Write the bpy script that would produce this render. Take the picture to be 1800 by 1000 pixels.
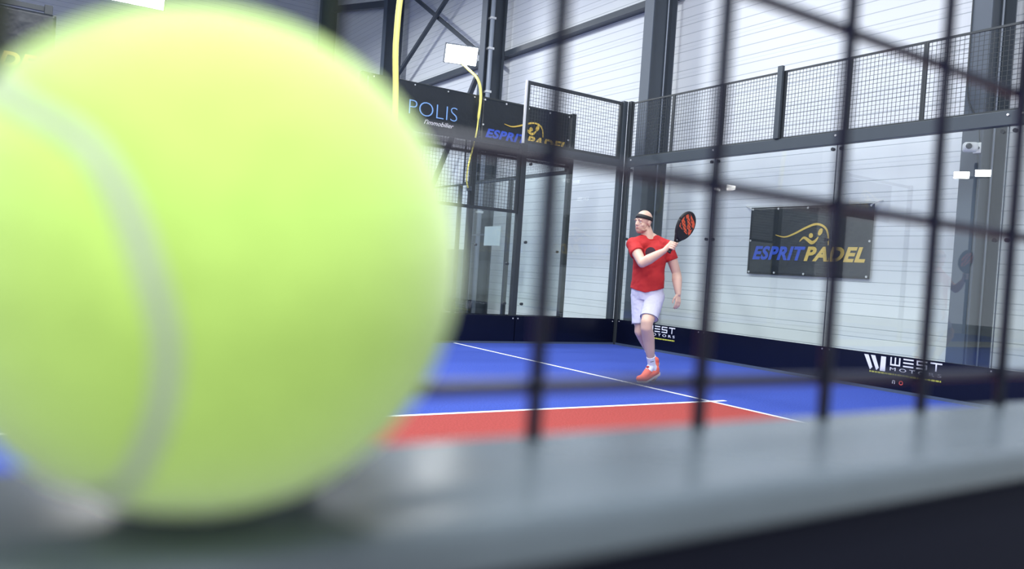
import bpy, bmesh, math, random
from mathutils import Vector, Matrix, noise
for o in list(bpy.data.objects): bpy.data.objects.remove(o)
S = bpy.context.scene
COL = S.collection
random.seed(4)
V = Vector
PI = math.pi

# ------------------------------------------------------------------ camera
cd = bpy.data.cameras.new('camera'); cam = bpy.data.objects.new('camera', cd); COL.objects.link(cam)
R_ = V((0.83425079, -0.54721046, 0.06772248)); U_ = V((-0.04829399, 0.04983443, 0.9975892)); F_ = V((0.54926616, 0.83551017, -0.01514744))
cam.matrix_world = Matrix(((R_.x, U_.x, -F_.x, 0.0), (R_.y, U_.y, -F_.y, -0.1381), (R_.z, U_.z, -F_.z, 1.0741), (0, 0, 0, 1)))
cd.sensor_width = 36; cd.lens = 1398.8 / 1800 * 36
cd.clip_start = 0.01; cd.clip_end = 200
cd.dof.use_dof = True; cd.dof.focus_distance = 8.6; cd.dof.aperture_fstop = 6.7
S.camera = cam
# ------------------------------------------------------------------ world, exposure
S.view_settings.view_transform = 'Standard'; S.view_settings.look = 'None'
S.view_settings.exposure = 0.0; S.view_settings.gamma = 1.0; S.view_settings.use_curve_mapping = False
w = bpy.data.worlds.new('world'); S.world = w; w.use_nodes = True
bg = w.node_tree.nodes['Background']; bg.inputs[0].default_value = (0.82, 0.90, 1.0, 1); bg.inputs[1].default_value = 1.15
# ------------------------------------------------------------------ added overhead area lights (their made-up housings are built below)
LUM = [(0.2, -1.6, 640), (3.4, 2.6, 400), (-0.5, 5.6, 420), (3.6, 7.8, 470), (3.4, 13.8, 780), (4.5, 20.5, 600), (-4.5, -3.0, 420)]
LZ = 8.4
for (x, y, e) in LUM:
    ld = bpy.data.lights.new('added_area_light', 'AREA'); ld.shape = 'RECTANGLE'; ld.size = 3.0; ld.size_y = 0.7
    ld.energy = e; ld.color = (0.93, 0.97, 1.0)
    lo = bpy.data.objects.new('added_area_light', ld); lo.location = (x, y, LZ); COL.objects.link(lo)

# ------------------------------------------------------------------ materials
def mat(name, col, rough=0.5, metal=0.0, bump=None, var=None, spec=0.5, emit=None, sheen=0):
    m = bpy.data.materials.new(name); m.use_nodes = True; n = m.node_tree.nodes; l = m.node_tree.links
    b = n['Principled BSDF']; b.inputs['Base Color'].default_value = (*col, 1); b.inputs['Roughness'].default_value = rough
    b.inputs['Metallic'].default_value = metal; b.inputs['Specular IOR Level'].default_value = spec
    if sheen: b.inputs['Sheen Weight'].default_value = sheen
    tc = n.new('ShaderNodeTexCoord')
    sc, amt = var or (6, 0.06)
    t = n.new('ShaderNodeTexNoise'); t.inputs['Scale'].default_value = sc; t.inputs['Detail'].default_value = 4
    l.new(tc.outputs['Object'], t.inputs['Vector'])
    mr = n.new('ShaderNodeMapRange'); mr.inputs[3].default_value = 1 - amt; mr.inputs[4].default_value = 1 + amt
    l.new(t.outputs['Fac'], mr.inputs[0])
    hv = n.new('ShaderNodeVectorMath'); hv.operation = 'SCALE'; hv.inputs[0].default_value = col
    l.new(mr.outputs[0], hv.inputs['Scale']); l.new(hv.outputs[0], b.inputs['Base Color'])
    if bump:
        t2 = n.new('ShaderNodeTexNoise'); t2.inputs['Scale'].default_value = bump[0]; t2.inputs['Detail'].default_value = 3
        l.new(tc.outputs['Object'], t2.inputs['Vector'])
        bp = n.new('ShaderNodeBump'); bp.inputs['Strength'].default_value = bump[1]; bp.inputs['Distance'].default_value = bump[2]
        l.new(t2.outputs['Fac'], bp.inputs['Height']); l.new(bp.outputs[0], b.inputs['Normal'])
    if emit:
        b.inputs['Emission Color'].default_value = (*col, 1); b.inputs['Emission Strength'].default_value = emit
    return m
def glass_mat():
    m = bpy.data.materials.new('court_glass'); m.use_nodes = True; n = m.node_tree.nodes; l = m.node_tree.links; n.clear()
    o = n.new('ShaderNodeOutputMaterial'); t = n.new('ShaderNodeBsdfTransparent'); t.inputs[0].default_value = (0.972, 0.992, 0.985, 1)
    g = n.new('ShaderNodeBsdfGlossy'); g.inputs['Roughness'].default_value = 0.0; g.inputs[0].default_value = (1, 1, 1, 1)
    lw = n.new('ShaderNodeLayerWeight'); lw.inputs['Blend'].default_value = 0.5
    p = n.new('ShaderNodeMath'); p.operation = 'POWER'; p.inputs[1].default_value = 5
    a = n.new('ShaderNodeMath'); a.operation = 'MULTIPLY_ADD'; a.inputs[1].default_value = 0.9; a.inputs[2].default_value = 0.05
    mx = n.new('ShaderNodeMixShader')
    l.new(lw.outputs['Facing'], p.inputs[0]); l.new(p.outputs[0], a.inputs[0]); l.new(a.outputs[0], mx.inputs[0])
    l.new(t.outputs[0], mx.inputs[1]); l.new(g.outputs[0], mx.inputs[2]); l.new(mx.outputs[0], o.inputs[0])
    return m
def wall_mat():
    # white sandwich panels: fine horizontal grooves, three to every 0.47 m
    m = bpy.data.materials.new('sandwich_panel'); m.use_nodes = True; n = m.node_tree.nodes; l = m.node_tree.links
    b = n['Principled BSDF']; b.inputs['Roughness'].default_value = 0.42
    g = n.new('ShaderNodeNewGeometry'); sx = n.new('ShaderNodeSeparateXYZ'); l.new(g.outputs['Position'], sx.inputs[0])
    def line(period, off, width):
        a = n.new('ShaderNodeMath'); a.operation = 'ADD'; a.inputs[1].default_value = off; l.new(sx.outputs['Z'], a.inputs[0])
        q = n.new('ShaderNodeMath'); q.operation = 'PINGPONG'; q.inputs[1].default_value = period / 2; l.new(a.outputs[0], q.inputs[0])
        r = n.new('ShaderNodeMapRange'); r.interpolation_type = 'SMOOTHSTEP'; r.inputs[1].default_value = width * 0.3; r.inputs[2].default_value = width
        r.inputs[3].default_value = 1; r.inputs[4].default_value = 0; l.new(q.outputs[0], r.inputs[0]); return r
    P_ = 0.466; ls = [line(P_, P_-o, 0.0085) for o in (0.039, 0.168, 0.336)]; l1 = line(P_, P_-0.101, 0.014)
    ma = n.new('ShaderNodeMath'); ma.operation = 'MAXIMUM'; l.new(ls[0].outputs[0], ma.inputs[0]); l.new(ls[1].outputs[0], ma.inputs[1])
    mb_ = n.new('ShaderNodeMath'); mb_.operation = 'MAXIMUM'; l.new(ma.outputs[0], mb_.inputs[0]); l.new(ls[2].outputs[0], mb_.inputs[1])
    h = n.new('ShaderNodeMath'); h.operation = 'MULTIPLY_ADD'; h.inputs[1].default_value = 0.22; l.new(l1.outputs[0], h.inputs[0]); l.new(mb_.outputs[0], h.inputs[2])
    mx = n.new('ShaderNodeMix'); mx.data_type = 'RGBA'; mx.inputs[6].default_value = (0.72, 0.75, 0.78, 1); mx.inputs[7].default_value = (0.44, 0.48, 0.52, 1)
    cl = n.new('ShaderNodeMath'); cl.operation = 'MINIMUM'; cl.inputs[1].default_value = 0.85; l.new(h.outputs[0], cl.inputs[0])
    l.new(cl.outputs[0], mx.inputs[0]); l.new(mx.outputs[2], b.inputs['Base Color'])
    bp = n.new('ShaderNodeBump'); bp.inputs['Strength'].default_value = 0.5; bp.inputs['Distance'].default_value = 0.006; bp.invert = True
    l.new(h.outputs[0], bp.inputs['Height']); l.new(bp.outputs[0], b.inputs['Normal'])
    return m
M = dict(
    wall=wall_mat(), glass=glass_mat(),
    blue=mat('blue_turf', (0.046, 0.084, 0.39), 0.9, bump=(900, 0.6, 0.004), var=(70, 0.55), spec=0.15),
    red=mat('red_turf', (0.355, 0.062, 0.055), 0.9, bump=(900, 0.6, 0.004), var=(70, 0.50), spec=0.15),
    line=mat('white_line', (0.85, 0.87, 0.92), 0.8),
    concrete=mat('grey_concrete', (0.28, 0.28, 0.27), 0.7, var=(3, 0.15)),
    steel=mat('dark_steel', (0.055, 0.068, 0.085), 0.45),
    black=mat('black_frame', (0.040, 0.047, 0.052), 0.4, metal=0.2),
    column=mat('blue_grey_steel', (0.075, 0.095, 0.125), 0.5),
    rail=mat('grey_rail', (0.065, 0.080, 0.095), 0.4, metal=0.3),
    wire=mat('black_wire', (0.014, 0.015, 0.030), 0.4),
    farwire=mat('dark_green_wire', (0.03, 0.037, 0.042), 0.5),
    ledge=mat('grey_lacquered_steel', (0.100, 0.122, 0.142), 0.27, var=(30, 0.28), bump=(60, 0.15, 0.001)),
    ledgeshade=mat('shaded_lacquered_steel', (0.005, 0.006, 0.014), 0.8, spec=0.12),  # rail steel with the shade of its front face put into the colour
    plinth=mat('navy_plinth', (0.003, 0.0045, 0.016), 0.25, spec=0.3),
    trim=mat('blue_grey_trim', (0.06, 0.085, 0.14), 0.5),
    banner=mat('charcoal_tarpaulin', (0.016, 0.021, 0.028), 0.42, bump=(3.0, 0.6, 0.06)),
    royal=mat('royal_blue_print', (0.035, 0.095, 0.55), 0.5), gold=mat('gold_print', (0.72, 0.50, 0.10), 0.5),
    paleblue=mat('pale_blue_print', (0.22, 0.40, 0.75), 0.5), white=mat('white_print', (0.80, 0.80, 0.86), 0.5),
    yellow=mat('yellow_lacquer', (0.86, 0.78, 0.20), 0.4), yprint=mat('yellow_print', (0.60, 0.60, 0.08), 0.5),
    redprint=mat('red_print', (0.7, 0.1, 0.08), 0.5), pipe=mat('grey_pipe', (0.30, 0.34, 0.40), 0.4),
    lamp=mat('lamp_glow', (1.0, 1.0, 0.98), 0.5, emit=26), lampfar=mat('lamp_glow_far', (1.0, 1.0, 0.98), 0.5, emit=70), lampdouble=mat('lamp_glow_strong', (1.0, 1.0, 0.98), 0.5, emit=420),
    plastic=mat('white_plastic', (0.75, 0.77, 0.78), 0.35), lens=mat('dark_lens', (0.02, 0.03, 0.05), 0.1),
    ceil=mat('ceiling_deck', (0.20, 0.24, 0.30), 0.6), eyelet=mat('metal_eyelet', (0.8, 0.8, 0.8), 0.35, metal=0.5),
    paper=mat('white_board', (0.62, 0.68, 0.70), 0.5), cabinet=mat('blue_grey_cabinet', (0.05, 0.075, 0.10), 0.4),
    seam=mat('grey_rubber_seam', (0.44, 0.51, 0.38), 0.7),
)


def striped():
    m = mat('racket_print', (0.85, 0.12, 0.03), 0.35); n = m.node_tree.nodes; l = m.node_tree.links; b = n['Principled BSDF']
    tc = n.new('ShaderNodeTexCoord'); wv = n.new('ShaderNodeTexWave'); wv.inputs['Scale'].default_value = 7.0; wv.inputs['Distortion'].default_value = 3.5; wv.inputs['Detail Scale'].default_value = 4; wv.bands_direction = 'DIAGONAL'
    l.new(tc.outputs['Object'], wv.inputs['Vector']); cr = n.new('ShaderNodeValToRGB'); cr.color_ramp.interpolation = 'CONSTANT'
    e = cr.color_ramp.elements; e[0].color = (0.012, 0.012, 0.015, 1); e[1].position = 0.30; e[1].color = (0.85, 0.12, 0.035, 1)
    l.new(wv.outputs['Fac'], cr.inputs[0]); l.new(cr.outputs[0], b.inputs['Base Color']); return m
def shirt():
    m = mat('red_jersey', (0.47, 0.018, 0.020), 0.8, bump=(45, 0.25, 0.006), var=(5, 0.08)); n = m.node_tree.nodes; l = m.node_tree.links; b = n['Principled BSDF']
    # dark round print on the chest
    tc = n.new('ShaderNodeTexCoord'); mp = n.new('ShaderNodeMapping'); mp.inputs['Location'].default_value = (0.075, 0.0, -1.385); l.new(tc.outputs['Object'], mp.inputs[0])
    sp = n.new('ShaderNodeSeparateXYZ'); l.new(mp.outputs[0], sp.inputs[0])
    cb = n.new('ShaderNodeCombineXYZ'); l.new(sp.outputs[0], cb.inputs[0]); l.new(sp.outputs[2], cb.inputs[2])
    ln = n.new('ShaderNodeVectorMath'); ln.operation = 'LENGTH'; l.new(cb.outputs[0], ln.inputs[0])
    lt = n.new('ShaderNodeMath'); lt.operation = 'LESS_THAN'; lt.inputs[1].default_value = 0.055; l.new(ln.outputs['Value'], lt.inputs[0])
    fy = n.new('ShaderNodeMath'); fy.operation = 'LESS_THAN'; fy.inputs[1].default_value = -0.05; l.new(sp.outputs[1], fy.inputs[0])
    mu = n.new('ShaderNodeMath'); mu.operation = 'MULTIPLY'; l.new(lt.outputs[0], mu.inputs[0]); l.new(fy.outputs[0], mu.inputs[1])
    src = b.inputs['Base Color'].links[0].from_socket; mx = n.new('ShaderNodeMix'); mx.data_type = 'RGBA'; l.new(mu.outputs[0], mx.inputs[0]); l.new(src, mx.inputs[6]); mx.inputs[7].default_value = (0.03, 0.008, 0.02, 1)
    l.new(mx.outputs[2], b.inputs['Base Color']); return m
M.update(
    felt=mat('yellow_green_felt', (0.50, 0.735, 0.150), 0.95, var=(300, 0.10), bump=(1500, 0.4, 0.0006), spec=0.1, sheen=0.6),
    skin=mat('skin', (0.66, 0.44, 0.34), 0.5, var=(9, 0.07), bump=(60, 0.05, 0.002)), eyewhite=mat('eye_white', (0.7, 0.68, 0.66), 0.3), iris=mat('iris', (0.05, 0.06, 0.07), 0.2),
    hairbrown=mat('brown_hair', (0.14, 0.08, 0.05), 0.8), stubble=mat('stubble', (0.50, 0.31, 0.235), 0.8, var=(120, 0.25)), lips=mat('lips', (0.50, 0.20, 0.17), 0.5),
    blackcloth=mat('black_cloth', (0.012, 0.012, 0.015), 0.7), shirt=shirt(), redrib2=mat('dark_coral', (0.40, 0.03, 0.03), 0.7), shirtdark=mat('red_rib', (0.42, 0.010, 0.012), 0.8),
    shorts=mat('pale_grey_jersey', (0.60, 0.60, 0.72), 0.85, bump=(50, 0.25, 0.006), var=(6, 0.06)), shortshem=mat('grey_hem', (0.14, 0.14, 0.20), 0.8), sock=mat('white_sock', (0.78, 0.79, 0.84), 0.9, bump=(300, 0.3, 0.001)),
    shoe=mat('coral_shoe', (0.80, 0.14, 0.09), 0.6, var=(40, 0.12)), sole=mat('pale_sole', (0.74, 0.66, 0.60), 0.6), racketface=striped(),
)

# ------------------------------------------------------------------ mesh helpers
class MB:
    def __init__(s): s.bm = bmesh.new()
    def box(s, a, b, bev=0):
        x0, y0, z0 = a; x1, y1, z1 = b
        vs = [s.bm.verts.new(p) for p in ((x0,y0,z0),(x1,y0,z0),(x1,y1,z0),(x0,y1,z0),(x0,y0,z1),(x1,y0,z1),(x1,y1,z1),(x0,y1,z1))]
        fs = [s.bm.faces.new([vs[i] for i in f]) for f in ((3,2,1,0),(4,5,6,7),(0,1,5,4),(1,2,6,5),(2,3,7,6),(3,0,4,7))]
        if bev:
            es = list({e for f in fs for e in f.edges})
            bmesh.ops.bevel(s.bm, geom=es, offset=bev, segments=3, affect='EDGES', profile=0.5)
        return s
    def tube(s, pts, rad, seg=8, cap=True):
        pts = [V(p) for p in pts]; n = len(pts)
        rads = rad if isinstance(rad, (list, tuple)) else [rad] * n
        rings = []; prev = None
        for i, p in enumerate(pts):
            t = (pts[min(i+1, n-1)] - pts[max(i-1, 0)]).normalized()
            if prev is None:
                a = t.orthogonal().normalized()
            else:
                a = (prev - t * prev.dot(t)).normalized()
            prev = a; b = t.cross(a)
            rings.append([s.bm.verts.new(p + (a*math.cos(k*2*PI/seg) + b*math.sin(k*2*PI/seg)) * rads[i]) for k in range(seg)])
        for i in range(n-1):
            for k in range(seg): s.bm.faces.new((rings[i][k], rings[i][(k+1) % seg], rings[i+1][(k+1) % seg], rings[i+1][k]))
        if cap: s.bm.faces.new(rings[0][::-1]); s.bm.faces.new(rings[-1])
        return s
    def bar(s, p, q, w, h, up=(0, 0, 1)):     # rectangular bar from p to q
        p = V(p); q = V(q); t = (q-p).normalized(); u = V(up); u = (u - t*u.dot(t)).normalized(); r = t.cross(u)
        vs = [s.bm.verts.new(c + r*(i*w/2) + u*(j*h/2)) for c in (p, q) for i, j in ((-1,-1),(1,-1),(1,1),(-1,1))]
        for f in ((3,2,1,0),(4,5,6,7),(0,1,5,4),(1,2,6,5),(2,3,7,6),(3,0,4,7)): s.bm.faces.new([vs[i] for i in f])
        return s
    def ell(s, c, r, rot=None, u=20, v=12):
        m = Matrix.Translation(c) @ (rot.to_4x4() if rot else Matrix.Identity(4)) @ Matrix.Diagonal((*r, 1))
        bmesh.ops.create_uvsphere(s.bm, u_segments=u, v_segments=v, radius=1, matrix=m); return s
    def prism(s, poly, o, ex, ey, d):         # polygon in plane (ex, ey) extruded along ex x ey
        o = V(o); ex = V(ex); ey = V(ey); nz = ex.cross(ey)
        a = [s.bm.verts.new(o + ex*x + ey*y) for x, y in poly]; b = [s.bm.verts.new(o + ex*x + ey*y + nz*d) for x, y in poly]
        s.bm.faces.new(a[::-1]); s.bm.faces.new(b); k = len(a)
        for i in range(k): s.bm.faces.new((a[i], a[(i+1) % k], b[(i+1) % k], b[i]))
        return s
    def ribbon(s, pts, ws, o, ex, ey, d):     # variable width flat stroke
        P = [V((x, y)) for x, y in pts]; n = len(P); L = []; Rr = []
        for i in range(n):
            t = (P[min(i+1, n-1)] - P[max(i-1, 0)]).normalized(); nn = V((-t.y, t.x)); L.append(P[i] + nn*ws[i]/2); Rr.append(P[i] - nn*ws[i]/2)
        for i in range(n-1):
            s.prism([tuple(Rr[i]), tuple(Rr[i+1]), tuple(L[i+1]), tuple(L[i])], o, ex, ey, d)
        return s
    def build(s, name, m, parent=None, smooth=False):
        bmesh.ops.recalc_face_normals(s.bm, faces=s.bm.faces)
        me = bpy.data.meshes.new(name); s.bm.to_mesh(me); s.bm.free()
        if smooth: me.polygons.foreach_set('use_smooth', [True]*len(me.polygons))
        me.materials.append(M[m] if isinstance(m, str) else m)
        o = bpy.data.objects.new(name, me); COL.objects.link(o)
        if parent: o.parent = parent; o.matrix_parent_inverse = parent.matrix_world.inverted()
        return o
def tag(o, label=None, cat=None, group=None, kind=None):
    if label: o['label'] = label
    if cat: o['category'] = cat
    if group: o['group'] = group
    if kind: o['kind'] = kind
    return o
def empty(name, loc=(0, 0, 0), rz=0, label=None, cat=None, group=None):
    o = bpy.data.objects.new(name, None); o.empty_display_size = 0.1; COL.objects.link(o)
    o.matrix_world = Matrix.Translation(loc) @ Matrix.Rotation(rz, 4, 'Z'); tag(o, label, cat, group); return o
def catmull(P, k=8):
    P = [V(p) for p in P]; out = []
    for i in range(len(P)-1):
        a = P[max(i-1, 0)]; b = P[i]; c = P[i+1]; d = P[min(i+2, len(P)-1)]
        for j in range(k):
            t = j/k; out.append(0.5*((2*b) + (c-a)*t + (2*a-5*b+4*c-d)*t*t + (3*b-a-3*c+d)*t**3))
    out.append(P[-1]); return out
def text(name, body, o, ex, ey, width, height, m, parent, shear=0, weight=0, d=0.0015):
    cu = bpy.data.curves.new('t', 'FONT'); cu.body = body; cu.size = 1; cu.shear = shear; cu.offset = weight; cu.space_character = 1.10 if weight > 0.03 else 1.0; cu.extrude = 0.0; cu.resolution_u = 4
    ob = bpy.data.objects.new('t', cu); COL.objects.link(ob); bpy.context.view_layer.update()
    me = bpy.data.meshes.new_from_object(ob.evaluated_get(bpy.context.evaluated_depsgraph_get()))
    bpy.data.objects.remove(ob)
    xs = [v.co.x for v in me.vertices]; ys = [v.co.y for v in me.vertices]; x0, x1, y0, y1 = min(xs), max(xs), min(ys), max(ys)
    ex = V(ex); ey = V(ey); nz = ex.cross(ey); o = V(o)
    bm = bmesh.new(); bm.from_mesh(me)
    for v in bm.verts: v.co = o + ex*((v.co.x-x0)/(x1-x0)*width) + ey*((v.co.y-y0)/(y1-y0)*height)
    r = bmesh.ops.extrude_face_region(bm, geom=list(bm.faces))
    for v in [g for g in r['geom'] if isinstance(g, bmesh.types.BMVert)]: v.co += nz*d
    for f in bm.faces: f.smooth = False
    mb = MB(); mb.bm.free(); mb.bm = bm
    return mb.build(name, m, parent)

# ------------------------------------------------------------------ room and floor
XB = 8.73           # back glass wall of the court
XW = 10.06          # hall wall behind
def structure(o): return tag(o, kind='structure')
# floor: blue and red turf fields, white lines, concrete around
xs = [-24, -11.0, 0.35, XB-3.05-0.025, XB-3.05+0.025, XB-2.85, XB, XW]
ys = [-14, 0, 4.975, 5.025, 10, 11.5, 21.5, 30]
bm = bmesh.new(); grid = {}
for i, x in enumerate(xs):
    for j, y in enumerate(ys): grid[i, j] = bm.verts.new((x, y, 0))
me = bpy.data.meshes.new('floor')
for k in ('concrete', 'blue', 'red', 'line'): me.materials.append(M[k])
for i in range(len(xs)-1):
    for j in range(len(ys)-1):
        f = bm.faces.new((grid[i, j], grid[i+1, j], grid[i+1, j+1], grid[i, j+1]))
        cx = (xs[i]+xs[i+1])/2; cy = (ys[j]+ys[j+1])/2; k = 0
        if -11 < cx < XB and (0 < cy < 10 or 11.5 < cy < 21.5): k = 1
        if 0 < cy < 10 and -11 < cx < XB:
            if 0.35 < cx < XB-3.05 and cy < 5: k = 2
            if abs(cx-(XB-3.05)) < 0.02: k = 3
            if abs(cy-5) < 0.02 and cx < XB-2.85: k = 3
        f.material_index = k
bm.to_mesh(me); bm.free()
fl = bpy.data.objects.new('floor', me); COL.objects.link(fl); structure(fl)
structure(MB().box((XW, -14, 0), (XW+0.2, 30, 11)).build('wall_back', 'wall'))
structure(MB().box((-24, 30, 0), (XW+0.2, 30.2, 11)).build('wall_far', 'wall'))
structure(MB().box((-24, -14, 11), (XW+0.2, 30.2, 11.2)).build('ceiling', 'ceil'))

# ------------------------------------------------------------------ hall steelwork
def hcolumn(y, label):
    r = empty('steel_column', (9.575, y, 0), 0, label, 'column', 'steel columns of the hall')
    h = 10.98
    MB().box((9.30, y-0.115, 0.02), (9.32, y+0.115, h)).build('front_flange', 'column', r)
    MB().box((9.32, y-0.007, 0.02), (9.83, y+0.007, h)).build('web', 'steel', r)
    MB().box((9.83, y-0.115, 0.02), (9.85, y+0.115, h)).build('rear_flange', 'steel', r)
    MB().box((9.25, y-0.16, 0), (9.9, y+0.16, 0.02)).build('base_plate', 'steel', r)
    return r
cy_ = [4.665, 10.285, 15.945, 21.725, 27.4]
labs = ['blue-grey steel column behind the glass at the right, carrying the white security camera',
        'blue-grey steel column rising right behind the court corner and the player',
        'dark steel column with a grey downpipe, left of the court corner',
        'dark steel column beside the yellow bowed mast, at the edge of the ball',
        'farthest dark steel column, mostly hidden behind the tennis ball']
for y, lb in zip(cy_, labs): hcolumn(y, lb)
gl = {0: 'between the two columns right of the court corner', 1: 'between the column at the court corner and the one with the downpipe',
      2: 'under the cross bracing behind the floodlight', 3: 'in the far bay seen just above the ball'}
for i in range(4):
    y0, y1 = cy_[i]-0.10, cy_[i+1]-0.12
    for z in ((6.18,) if i else (8.6,)):
        tag(MB().box((9.852, y0, z-0.06), (10.055, y1, z+0.06)).build('wall_girt', 'steel'), 'dark steel girt ' + gl[i], 'beam', 'wall girts')
tag(MB().bar((9.66, cy_[3]-0.12, 6.45), (9.66, cy_[2]+0.12, 9.45), 0.09, 0.09).build('cross_brace', 'steel'), 'dark diagonal steel brace rising to the right, crossing its twin behind the floodlight', 'brace', 'cross braces')
tag(MB().bar((9.78, cy_[3]-0.12, 9.2), (9.78, cy_[2]+0.12, 5.9), 0.09, 0.09).build('cross_brace', 'steel'), 'dark diagonal steel brace falling to the right towards the floodlight', 'brace', 'cross braces')
tag(MB().bar((9.7, cy_[4]-0.12, 9.9), (9.7, cy_[3]+0.12, 8.8), 0.16, 0.2).build('cross_brace', 'steel'), 'dark steel beam in the far bay, over the top of the ball', 'brace')
tag(MB().bar((9.60, 21.0, 0.1), (9.60, 16.6, 5.75), 0.11, 0.09).build('cross_brace', 'steel'), 'dark diagonal brace in the lower bay, seen through mesh at the edge of the ball', 'brace', 'cross braces')
# downpipe on the third column
r = empty('downpipe', (9.47, 15.85, 0), 0, 'light grey vertical downpipe clamped in the recess of a dark steel column', 'pipe')
MB().tube([(9.47, 15.845, 0.02), (9.47, 15.845, 10.97)], 0.055, 12).build('pipe', 'pipe', r, True)
for z in (2.4, 4.4, 5.2, 6.2, 6.9, 8.4): MB().box((9.405, 15.785, z), (9.535, 15.936, z+0.05)).build('clamp', 'plastic', r)
# conduits in the column recesses
for y, lb in ((4.635, 'thin grey cable conduit running up the steel column at the right'), (10.255, 'thin grey cable conduit running up the steel column behind the player')):
    tag(MB().tube([(9.72, y, 0.03), (9.72, y, 10.97)], 0.012, 8).build('cable_conduit', 'pipe', None, True), lb, 'conduit')
r = empty('notice_board', (9.29, 14.9, 1.63), 0, 'blank white board fixed low beside the column behind the left glass', 'board')
MB().box((9.28, 14.58, 1.635), (9.295, 15.25, 2.065), 0.003).build('panel', 'paper', r)
MB().box((9.296, 14.7, 1.86), (9.312, 15.828, 1.90)).build('bracket', 'steel', r)
r = empty('cabinet', (9.9, 17.2, 0), 0, 'dark blue-grey cabinet standing by the hall wall behind the left glass', 'cabinet')
MB().box((9.62, 16.55, 0.05), (10.04, 17.6, 1.55), 0.01).build('body', 'cabinet', r); MB().box((9.60, 16.58, 0.1), (9.62, 17.07, 1.5), 0.003).build('door', 'cabinet', r)
MB().box((9.60, 17.09, 0.1), (9.62, 17.57, 1.5), 0.003).build('door', 'cabinet', r)
MB().box((9.66, 16.6, 0), (10.0, 17.55, 0.05)).build('plinth', 'steel', r)

# ------------------------------------------------------------------ court enclosure
def wires(mb, a, b, z0, z1, pitch, rad, axis):      # welded grid on a vertical plane; axis 'x' or 'y' runs a..b[axis]
    c = b
    def P(u, z): return (u, c, z) if axis == 'x' else (c, u, z)
    u0, u1 = a; n = round((u1-u0)/pitch)
    for i in range(n+1):
        u = u0 + (u1-u0)*i/n
        p, q = P(u, z0), P(u, z1); mb.bar(p, q, rad*2, rad*2, (1, 0, 0))
    m = round((z1-z0)/pitch)
    for j in range(m+1):
        z = z0 + (z1-z0)*j/m; p, q = list(P(u0, z)), list(P(u1, z))
        k = 0 if c is None else (1 if axis == 'x' else 0); p[k] += rad*1.6; q[k] += rad*1.6
        mb.bar(p, q, rad*2, rad*2)
    return mb
def mesh_panel(u0, u1, c, z0, z1, axis, label, fr=0.04, group=None, bottom=True, top=True):
    base = ((u0+u1)/2, c, z0) if axis == 'x' else (c, (u0+u1)/2, z0)
    r = empty('mesh_panel', base, 0, label, 'mesh fence panel', group)
    def bx(ua, ub, za, zb, t=fr/2):
        return ((ua, c-t, za), (ub, c+t, zb)) if axis == 'x' else ((c-t, ua, za), (c+t, ub, zb))
    if top: MB().box(*bx(u0, u1, z1-fr, z1)).build('top_rail', 'black', r)
    if bottom: MB().box(*bx(u0, u1, z0, z0+fr)).build('bottom_rail', 'black', r)
    MB().box(*bx(u0, u0+fr, z0+fr, z1-fr)).build('stile', 'black', r); MB().box(*bx(u1-fr, u1, z0+fr, z1-fr)).build('stile', 'black', r)
    mb = MB(); wires(mb, (u0+fr/2, u1-fr/2), c, z0+fr/2, z1-fr/2, 0.052, 0.0020, axis); mb.build('wire_mesh', 'farwire', r)
    return r
def glass_panel(u0, u1, c, z0, z1, axis, label, clamps=()):
    g = 0.005; t = 0.006
    base = ((u0+u1)/2, c, z0) if axis == 'x' else (c, (u0+u1)/2, z0)
    r = empty('glass_panel', base, 0, label, 'glass panel', 'glass panels of the courts')
    a, b = (((u0+g, c-t, z0), (u1-g, c+t, z1)) if axis == 'x' else ((c-t, u0+g, z0), (c+t, u1-g, z1)))
    MB().box(a, b).build('pane', 'glass', r)
    for (u, z) in clamps:
        if axis == 'x': p, q = (u, c-t-0.012, z), (u, c+t+0.012, z)
        else: p, q = (c-t-0.012, u, z), (c+t+0.012, u, z)
        MB().tube([p, q], 0.022, 14).build('clamp', 'black', r)
    if axis == 'y' and c == XB and u1 < 10: MB().box((c-0.005, u1-0.0045, z0), (c+0.005, u1+0.0045, z1)).build('joint_seal', 'rail', r)
    return r
def post(name, x0, y0, x1, y1, z0, z1, label, m='black', group='court fence posts'):
    return tag(MB().box((x0, y0, z0), (x1, y1, z1), 0.004).build(name, m), label, 'post', group)
PZ = 0.42
# back wall of the court
names = ['at the court corner, behind the player', 'second from the court corner, left of the dark banner', 'in front of the right half of the dark banner', 'at the right, in front of the column with the camera', 'far right, past the column with the camera']
ye = [9.87, 8, 6, 4, 2, 0]
for i in range(5):
    a, b = ye[i+1], ye[i]
    cl = [(u, z) for u in (a+0.06, b-0.06) for z in (1.75, 2.88)]
    glass_panel(a, b, XB, PZ, 2.94, 'y', 'clear back-wall glass panel ' + names[i], cl)
r = empty('wall_beam', (XB, 5, 2.93), 0, 'long dark horizontal steel beam along the top of the back glass wall', 'beam')
MB().box((XB-0.05, 0, 2.935), (XB+0.05, 9.87, 3.085), 0.004).build('beam', 'rail', r)
for y in (3.0, 3.86, 4.0, 6.0, 8.0, 9.78): MB().tube([(XB-0.062, y, 3.04), (XB-0.05, y, 3.04)], 0.013, 10).build('bolt', 'eyelet', r)
pe = [9.87, 8.93, 7.92, 6.86, 5.9, 4.95, 3.9, 2.9, 1.9, 0.9]
pn = ['next to the court corner', 'second from the court corner', 'above the left end of the dark banner', 'above the dark banner', 'above the right end of the dark banner',
      'left of the column with the camera', 'in front of the column with the camera', 'past the column with the camera', 'at the far right end']
for i in range(len(pe)-1):
    mesh_panel(pe[i+1]+0.001, pe[i]-0.001, XB, 3.086, 4.0, 'y', 'wire mesh panel over the back glass, ' + pn[i], fr=0.024, group='mesh panels over the back glass')
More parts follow.
